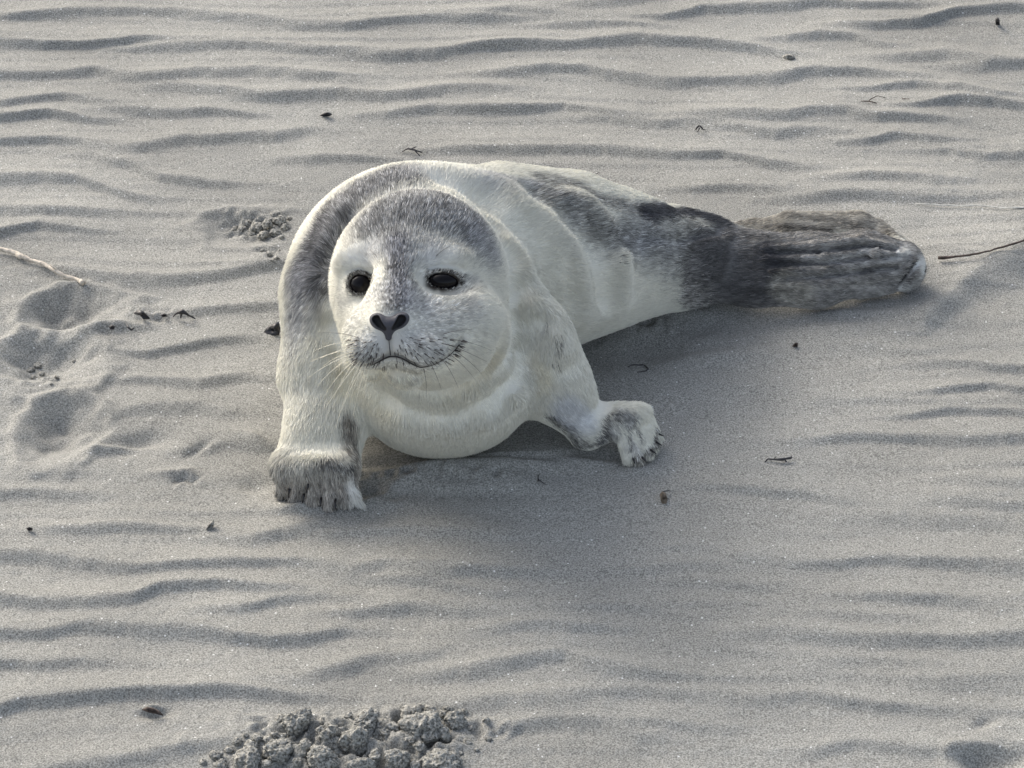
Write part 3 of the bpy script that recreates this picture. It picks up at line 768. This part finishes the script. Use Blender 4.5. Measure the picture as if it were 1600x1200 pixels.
    for a, b_ in [(700,559),(704,556),(708,552),(711,548),(714,544),(716,539),(718,535),(720,531),(715,541),(709,550)]: ex += [(a, b_), (a+2, b_-2)]
    for a, b_ in ex:
        if rng.random() < .2: continue
        p0 = hit(a+rng.uniform(-3,3), b_+rng.uniform(-2.5,2.5))
        if abs(p0@CF-nose@CF) > .06: continue
        nrm0 = grad(fn, p0[None].astype(np.float32), .002)[0]; nrm0 = nrm0/np.linalg.norm(nrm0)
        f0 = p0-nose; f0 = f0-(f0@nrm0)*nrm0; f0 = f0/(np.linalg.norm(f0)+1e-9)
        ll = rng.uniform(.0035, .0075)
        for j in range(2):
            o_ = rng.standard_normal(3)*.00028; dv = f0*.85+nrm0*.5+rng.standard_normal(3)*.06
            xp.append(p0+o_+nrm0*.0012+dv[None]*(ll*ts)[:, None]); xc.append([.055,.048,.045])
    if xp:
        pts = np.concatenate([pts, np.array(xp)]); col = np.concatenate([col, np.array(xc)])
    n_ = len(pts)
    hc = bpy.data.hair_curves.new('fur'); hc.add_curves([4]*n_)
    hc.attributes['position'].data.foreach_set('vector', (pts-LOC).astype(np.float32).ravel())
    ra = hc.attributes.get('radius') or hc.attributes.new('radius', 'FLOAT', 'POINT')
    ra.data.foreach_set('value', np.tile(rad, n_).astype(np.float32))
    ca = hc.attributes.new('tone', 'FLOAT_COLOR', 'CURVE')
    cc = np.ones((n_, 4), np.float32); cc[:, :3] = col; ca.data.foreach_set('color', cc.ravel())
    m_f, t, b = new_mat('fur')
    at = node(t, 'ShaderNodeAttribute'); at.attribute_name = 'tone'; t.links.new(at.outputs['Color'], b.inputs['Base Color'])
    b.inputs['Roughness'].default_value = .7; b.inputs['Specular IOR Level'].default_value = .12
    hc.materials.append(m_f)
    o = bpy.data.objects.new('fur', hc); scene.collection.objects.link(o); o.parent = seal
if not NOFUR: make_fur(int(os.environ.get('HAIRS', '650000')))

# ------------------------------------------------------------------ clods, crumbs, driftwood and weed on the sand
def gz(P): return float(ground_h(np.array([P[0]]), np.array([P[1]]))[0])
def on_sand(x_, y_):
    P = PH(x_, y_, 0)
    for _ in range(3): P = PH(x_, y_, gz(P))
    return P
import bmesh
m_clod, t, b = new_mat('damp_sand')
g = node(t, 'ShaderNodeNewGeometry'); n1 = node(t, 'ShaderNodeTexNoise', Scale=480.0, Detail=3.0); c1 = node(t, 'ShaderNodeValToRGB')
c1.color_ramp.elements[0].position = .33; c1.color_ramp.elements[0].color = (.075,.072,.062,1)
c1.color_ramp.elements[1].position = .66; c1.color_ramp.elements[1].color = (.42,.41,.37,1)
bb = node(t, 'ShaderNodeBump', Strength=1.0, Distance=.0014)
t.links.new(g.outputs['Position'], n1.inputs['Vector']); t.links.new(n1.outputs['Fac'], c1.inputs['Fac']); t.links.new(c1.outputs['Color'], b.inputs['Base Color'])
t.links.new(n1.outputs['Fac'], bb.inputs['Height']); t.links.new(bb.outputs['Normal'], b.inputs['Normal']); b.inputs['Roughness'].default_value = .95
def clod(x_, y_, rp, asp, rng, label, group, name='sand_clod', cat='sand clod', mat=None):
    P = on_sand(x_, y_); s_ = sc(P); r = rp*s_
    bm = bmesh.new(); bmesh.ops.create_icosphere(bm, subdivisions=5 if rp > 16 else (4 if rp > 7 else 3), radius=1)
    Vv = np.array([v.co[:] for v in bm.verts]); off = rng.uniform(-50, 50, 3)
    n_ = fbm(Vv+off, 1.1, 2, 7)*.30 - np.abs(fbm(Vv+off, 2.3, 3, 17))*.30 + fbm(Vv+off, 7, 3, 27)*.10
    a1 = rng.uniform(.8, 1.25); Vv = Vv*(1+n_)[:, None]*np.array([a1, 1.0, asp*.88])*r
    a = rng.uniform(0, 6.28); Vv = Vv@np.array([[math.cos(a), -math.sin(a), 0], [math.sin(a), math.cos(a), 0], [0, 0, 1]])
    for v, c_ in zip(bm.verts, Vv): v.co = c_
    me = bpy.data.meshes.new(name); bm.to_mesh(me); bm.free(); me.polygons.foreach_set('use_smooth', np.ones(len(me.polygons), bool))
    o = link(name, me, mat or m_clod); o.location = P+np.array([0, 0, r*asp*.26]); return tag(o, label, cat, group)
rg = np.random.default_rng(11)
PILE = 'clods in the heap at the bottom edge'
BIG = [(466,1134,24,1.0,'dark rounded clod at the back left of the bottom heap'),(513,1162,21,1.35,'tall narrow clod standing left of the pale upright one'),
 (553,1168,24,1.35,'pale upright clod in the middle of the bottom heap'),(662,1142,32,.8,'widest crumbly clod at the right of the bottom heap'),
 (712,1128,17,1.0,'dark clod at the right end of the bottom heap'),(642,1116,15,.9,'dark clod on top behind the widest clod'),
 (574,1130,17,1.0,'dark clod at the back middle of the bottom heap'),(601,1150,20,.9,'smooth clod between the upright clod and widest clod'),
 (437,1178,26,.8,'pale clod at the left front of the bottom heap'),(388,1192,26,.75,'broad pale clod cut by the bottom edge on the left'),
 (500,1190,24,.9,'clod at the bottom edge below the tall narrow one'),(562,1202,20,.9,'clod at the bottom edge under the pale upright one'),
 (622,1187,22,.7,'pale flat clod at the bottom edge right of the middle'),(687,1192,24,.7,'low rounded clod alone at the bottom edge on the right'),
 (338,1184,12,.9,'dark clod furthest left in the bottom heap'),(394,1167,13,.8,'flat dark clod at the left back of the heap'),
 (440,1127,12,1.0,'small clod beside the dark rounded clod at the back'),(692,1150,14,1.0,'clod tucked between widest clod and dark right clod')]
for x_, y_, rp, asp, lb in BIG: clod(x_, y_, rp, asp, rg, lb, PILE)
SM = [(420,1158,9),(372,1160,9),(345,1197,11),(612,1137,10),(731,1160,7),(760,1126,7),(763,1156,6),(545,1120,8),(430,1150,8),(402,1154,8),(586,1182,11),(650,1196,11),
 (478,1165,10),(530,1135,9),(585,1115,7),(480,1118,5),(620,1128,8),(655,1168,10),(455,1155,9),(640,1158,8),(535,1185,10),(465,1192,9),(415,1195,9),(735,1138,6),(318,1192,6),(358,1172,7),
 (700,1110,8),(672,1110,9),(657,1107,7),(690,1118,8),(725,1112,5),(598,1128,6),(610,1196,9),(720,1178,5),(505,1130,6),(384,1150,5),(745,1172,4),(630,1104,5),(475,1178,7),(445,1150,5)]
SHORT = ['the dark rounded clod', 'the tall narrow clod', 'the pale upright clod', 'the widest clod', 'the dark clod at the right end', 'the dark clod behind the widest one',
 'the dark clod at the back middle', 'the smooth clod right of the upright one', 'the pale clod at the left front', 'the broad pale clod on the left', 'the clod below the tall narrow one',
 'the clod below the upright one', 'the flat pale clod at the edge', 'the low rounded clod on the right', 'the dark leftmost clod', 'the flat dark clod on the left', 'the small clod at the back left', 'the clod tucked beside the widest one']
seen = {}
def near_label(x_, y_, rp, kinds, names, what):
    d = [math.hypot(x_-k[0], (y_-k[1])*1.3) for k in kinds]; i = int(np.argmin(d)); dx = x_-kinds[i][0]; dy = y_-kinds[i][1]
    side = ('just right of' if dx > 0 else 'just left of') if abs(dx) > abs(dy)*1.2 else ('just in front of' if dy > 0 else 'just behind')
    size = 'tiny' if rp < 6 else ('small' if rp < 9 else 'larger')
    lb = f'{size} {what} {side} {names[i]}'
    seen[lb] = seen.get(lb, 0)+1
    if seen[lb] > 1: lb = {2: 'second ', 3: 'third ', 4: 'fourth '}.get(seen[lb], 'another ')+lb
    return lb
for x_, y_, rp in SM: clod(x_, y_, rp*1.0, .8, rg, near_label(x_, y_, rp, BIG, SHORT, 'damp crumb'), 'crumbs among the bottom clods', 'sand_crumb', 'sand crumb')
DUG = 'damp sand crumb dug up left of the seal behind its shoulder'; DG_ = 'sand crumbs dug up behind the seal'
for x_, y_, rp, lb in [(430,338,8,'topmost lump of the dug-up sand beside the seal'),(438,347,11,'big damp lump at the top right of the dug-up sand beside the seal'),(417,353,10,'round lump in the middle of the dug-up sand beside the seal'),
    (401,358,11,'big lump left of the middle of the dug-up sand patch'),(386,352,8,'lump at the upper left of the dug-up sand patch'),(379,363,9,'lump at the lower left of the dug-up sand patch'),
    (411,369,9,'lump at the front edge of the dug-up sand patch'),(430,366,8,'lump at the front right of the dug-up sand patch'),(366,360,7,'leftmost lump at the rim of the shallow hollow'),
    (446,357,8,'lump of dug-up sand nearest to the seal shoulder'),(393,368,6,DUG),(424,345,6,DUG),(408,347,6,DUG),(440,372,5,DUG),(420,398,5,'left one of two loose crumbs below the dug-up patch'),
    (432,404,5,'right one of two loose crumbs below the dug-up patch'),(411,394,6,'loose crumb furthest left below the dug-up patch'),(425,408,3,'tiny lowest crumb below the dug-up patch'),(436,392,3,'tiny crumb close to the seal below the dug-up patch'),(452,342,4,DUG)]:
    clod(x_, y_, rp, .85, rg, lb, DG_, 'sand_crumb', 'sand crumb')
PR = 'small crumb of sand inside the middle print at the left edge'; PU = 'small crumb of sand in the upper print below the driftwood'
for x_, y_, rp, lb in [(48,580,6,'largest dark crumb in the middle print at the left edge'),(60,572,6,PR),(75,563,5,PR),(52,590,4,PR),(88,590,4,PR),(108,478,4,PU),(122,486,4,PU),(100,486,3,PU),
    (80,600,3,'tiny crumb in front of the middle print at the left'),(115,565,4,'crumb right of the middle print at the left'),(66,585,5,PR)]:
    clod(x_, y_, rp, .7, rg, lb, 'sand crumbs in the prints' if lb != PU else 'sand crumbs in the upper print', 'sand_crumb', 'sand crumb')
def mat_plain(nm, col, rough=.7, vary=.5, scale=300.0):
    m, t, b = new_mat(nm); g = node(t, 'ShaderNodeNewGeometry'); n1 = node(t, 'ShaderNodeTexNoise', Scale=scale, Detail=3.0); c1 = node(t, 'ShaderNodeValToRGB')
    c1.color_ramp.elements[0].position = .35; c1.color_ramp.elements[1].position = .65
    c1.color_ramp.elements[0].color = (*[c*(1-vary) for c in col], 1); c1.color_ramp.elements[1].color = (*[min(1, c*(1+vary)) for c in col], 1)
    t.links.new(g.outputs['Position'], n1.inputs['Vector']); t.links.new(n1.outputs['Fac'], c1.inputs['Fac']); t.links.new(c1.outputs['Color'], b.inputs['Base Color'])
    b.inputs['Roughness'].default_value = rough; return m
m_weed = mat_plain('dried_weed', (.022,.020,.022), .45, .5); m_bark = mat_plain('dark_twig', (.07,.05,.04), .8, .5)
m_bleach = mat_plain('bleached_wood', (.52,.46,.38), .8, .35, 220.0); m_leaf = mat_plain('brown_leaf', (.13,.10,.07), .7, .4)
m_straw = mat_plain('pale_straw', (.62,.60,.54), .7, .2)
def stalk(name, strands, mat, label, cat, group=None):
    """strands: lists of (photo x, y, height over the sand m, radius m) along one stem; all strands of one thing grow together"""
    W = []; base = on_sand(*strands[0][0][:2]); Vs, Fs, o_ = [], [], 0
    for st in strands:
        pts = []
        for (x_, y_, hh, r) in st:
            P = on_sand(x_, y_); P = PH(x_, y_, P[2]+hh+r*.6); pts.append(np.append(P, r))
        pts = np.array(pts); tt = np.linspace(0, len(pts)-1, 4*len(pts)); I = [np.interp(tt, range(len(pts)), pts[:, k]) for k in range(4)]
        C_ = np.stack(I[:3], 1)-base; C_ = C_+np.column_stack([vnoise(C_+o_, 180, 3), vnoise(C_+o_, 180, 4), vnoise(C_+o_, 180, 5)])*.0006
        rr_ = I[3]*(1+.25*vnoise(C_, 300, 8))
        a, f = tube(C_, rr_, 7); Vs.append(a); Fs += [tuple(i+o_ for i in q) for q in f]; o_ += len(a)
    o = link(name, py_mesh(name, np.concatenate(Vs), Fs), mat); o.location = base; return tag(o, label, cat, group)
tw = stalk('driftwood_twig', [[(-40,382,.004,.0022),(0,389,.004,.0022),(25,394,.004,.0024),(32,400,.003,.0030),(45,405,.003,.0018),(70,413,.003,.0020),(88,424,.003,.0019),(100,431,.002,.0022),(118,436,.002,.0020),(130,442,.001,.0026)],
   [(88,421,.004,.0015),(82,417,.007,.0010),(78,414,.009,.0005)]], m_bleach, 'pale bleached driftwood twig lying on the sand at the left edge', 'twig')
stalk('dark_twig', [[(1466,403,.004,.0018),(1476,403,.004,.0019),(1500,400,.004,.0010),(1530,396,.004,.0009),(1560,388,.004,.0010),(1600,376,.004,.0011),(1640,362,.004,.0014)]], m_bark, 'thin dark twig lying on the sand at the right edge', 'twig')
stalk('straw', [[(1430,318,.001,.0005),(1480,321,.002,.0006),(1530,321,.002,.0006),(1570,325,.002,.0007),(1620,323,.002,.0008)]], m_straw, 'thin pale straw lying behind the dark twig near the right edge', 'straw')
def flake(name, pts, th, mat, label, cat, lift=0.0, group=None):
    """a small curled leathery scrap with thickness"""
    base = on_sand(np.mean([p[0] for p in pts]), np.mean([p[1] for p in pts])); s_ = sc(base)
    c = np.mean([p[:2] for p in pts], 0); n_ = len(pts); Vv = []; F_ = []
    def q(x_, y_, z_): return PH(x_, y_, base[2]+z_)-base
    rows = 5
    for r in range(rows):
        k = r/(rows-1)
        for p in pts:
            hh = (p[2] if len(p) > 2 else .002)
            x_ = c[0]+(p[0]-c[0])*(1-k*.85); y_ = c[1]+(p[1]-c[1])*(1-k*.85)
            Vv.append(q(x_, y_, lift+hh+.0016*math.sin(k*2.5)+.0008*math.sin(p[0]*1.7+k*5)))
    top = len(Vv); Vv += [v-np.array([0, 0, th]) for v in Vv]
    for r in range(rows-1):
        for i in range(n_):
            a, b_, c_, d_ = r*n_+i, r*n_+(i+1)%n_, (r+1)*n_+(i+1)%n_, (r+1)*n_+i
            F_.append((a, b_, c_, d_)); F_.append((d_+top, c_+top, b_+top, a+top))
    F_.append(tuple((rows-1)*n_+i for i in range(n_))); F_.append(tuple((rows-1)*n_+i+top for i in reversed(range(n_))))
    for i in range(n_): F_.append((i+top, (i+1)%n_+top, (i+1)%n_, i))
    o = link(name, py_mesh(name, Vv, F_), mat); o.location = base; return tag(o, label, cat, group)
flake('dark_leaf', [(412,519,.001),(418,511,.004),(427,505,.009),(436,502,.012),(438,514,.007),(436,523,.002),(424,524,.001)], .0008, m_weed, 'black curled leaf scrap against the seal shoulder on the left', 'leaf')
flake('weed_scrap', [(209,489,.003),(216,484,.007),(224,486,.008),(229,491,.004),(234,497,.001),(224,498,.000),(219,492,.003)], .0008, m_weed, 'black folded seaweed scrap near the prints on the left', 'seaweed')
stalk('weed_sprig', [[(270,495,.001,.0006),(277,489,.004,.0010),(285,487,.006,.0022),(292,490,.005,.0012),(300,495,.002,.0009),(305,499,.001,.0005)],[(284,488,.005,.0014),(282,496,.001,.0008)]], m_weed, 'small arched seaweed sprig right of the black scrap', 'seaweed')
flake('weed_scrap', [(251,492,.002),(255,490,.003),(260,491,.003),(261,494,.001),(254,495,.001)], .0006, m_weed, 'tiny dark scrap between seaweed scrap and arched sprig', 'seaweed')
stalk('weed_sprig', [[(198,505,.001,.0005),(200,512,.002,.0008),(206,516,.002,.0009),(210,513,.003,.0005)]], m_weed, 'thin hooked weed bit below the black seaweed scrap', 'seaweed')
flake('weed_scrap', [(170,510,.002),(176,507,.004),(180,510,.002),(178,514,.001),(172,514,.001)], .0006, m_weed, 'dark speck of weed nearest the upper print', 'seaweed')
flake('weed_scrap', [(500,180,.001),(506,176,.004),(513,175,.005),(519,178,.003),(514,181,.001),(506,181,.001)], .0008, m_weed, 'dark scrap alone on the sand above left of the seal', 'seaweed')
stalk('weed_sprig', [[(628,237,.001,.0006),(638,232,.003,.0009),(648,234,.003,.0011),(660,238,.001,.0006)],[(640,234,.003,.0008),(650,229,.005,.0005)],[(648,235,.003,.0008),(656,243,.001,.0005)]], m_weed, 'branched dark weed sprig behind the seal back', 'seaweed')
stalk('weed_sprig', [[(1087,203,.001,.0008),(1093,196,.006,.0012),(1098,201,.003,.0008)],[(1093,200,.004,.0008),(1090,206,.001,.0006)],[(1096,201,.002,.0006),(1103,203,.001,.0004)]], m_weed, 'dark spiky weed bit on the sand above the tail', 'seaweed')
stalk('weed_sprig', [[(1345,158,.001,.0004),(1358,158,.003,.0007),(1370,161,.002,.0006)],[(1358,157,.003,.0006),(1370,150,.005,.0004),(1384,153,.002,.0003)],[(1410,154,.001,.0005),(1421,155,.001,.0003)]], m_bark, 'thin branching twig at the upper right of the sand', 'twig')
flake('weed_scrap', [(1556,38,.001),(1555,30,.008),(1559,26,.012),(1562,31,.008),(1562,38,.001)], .0010, m_weed, 'dark pointed scrap standing upright near the top right corner', 'seaweed')
stalk('weed_sprig', [[(915,277,.001,.0004),(922,274,.002,.0006),(929,272,.002,.0004),(936,269,.001,.0004)]], m_weed, 'fine weed thread just behind the seal rump', 'seaweed')
stalk('weed_loop', [[(980,573,.000,.0004),(988,570,.001,.0005),(1000,569,.001,.0005),(1008,571,.001,.0005),(1013,576,.001,.0005),(1008,580,.001,.0004),(996,582,.000,.0004)]], m_weed, 'thin looped weed thread beside the right fore flipper', 'seaweed')
flake('brown_leaf', [(1031,772,.003),(1035,767,.007),(1040,770,.006),(1043,779,.003),(1041,787,.001),(1034,787,.001)], .0012, m_leaf, 'small brown leaf in front of the right fore flipper', 'leaf')
stalk('leaf_stem', [[(1035,770,.006,.0006),(1042,767,.004,.0006),(1047,766,.002,.0004)]], m_weed, 'short dark stem touching the small brown leaf', 'stem')
stalk('weed_sprig', [[(1194,722,.000,.0005),(1200,717,.002,.0008),(1208,718,.002,.0007),(1216,718,.003,.0010),(1226,717,.003,.0014),(1236,716,.003,.0010),(1237,713,.004,.0004)],[(1208,718,.002,.0006),(1212,714,.004,.0004)],[(1224,717,.002,.0009),(1230,721,.000,.0005)]], m_weed, 'black ragged weed twig on the sand right of the brown leaf', 'seaweed')
flake('weed_scrap', [(1238,540,.001),(1243,535,.004),(1247,536,.003),(1246,541,.001)], .0010, m_bark, 'tiny dark chip below the hind flippers', 'chip')
stalk('weed_sprig', [[(842,741,.001,.0004),(840,752,.001,.0006)],[(841,750,.001,.0005),(853,757,.000,.0004)]], m_weed, 'thin forked weed bit between the fore flippers', 'seaweed')
flake('weed_scrap', [(41,825,.001),(45,823,.004),(51,825,.003),(50,828,.001),(44,828,.001)], .001, m_weed, 'tiny dark chip alone near the left edge low down', 'chip')
flake('shell_chip', [(322,827,.001),(328,816,.004),(334,812,.005),(335,819,.003),(328,827,.001)], .0010, m_clod, 'grey thin shell chip left of the front flipper', 'shell')
flake('half_buried_scrap', [(222,1108,.001),(229,1104,.004),(240,1106,.004),(250,1111,.002),(255,1117,.001),(244,1114,.001),(232,1112,.001)], .0010, m_bark, 'dark scrap half buried in sand left of the bottom heap', 'chip')
flake('shell_chip', [(1222,88,.001),(1230,84,.002),(1240,86,.002),(1242,90,.001),(1232,92,.001)], .0010, m_clod, 'grey flat shell half buried near the top right', 'shell')
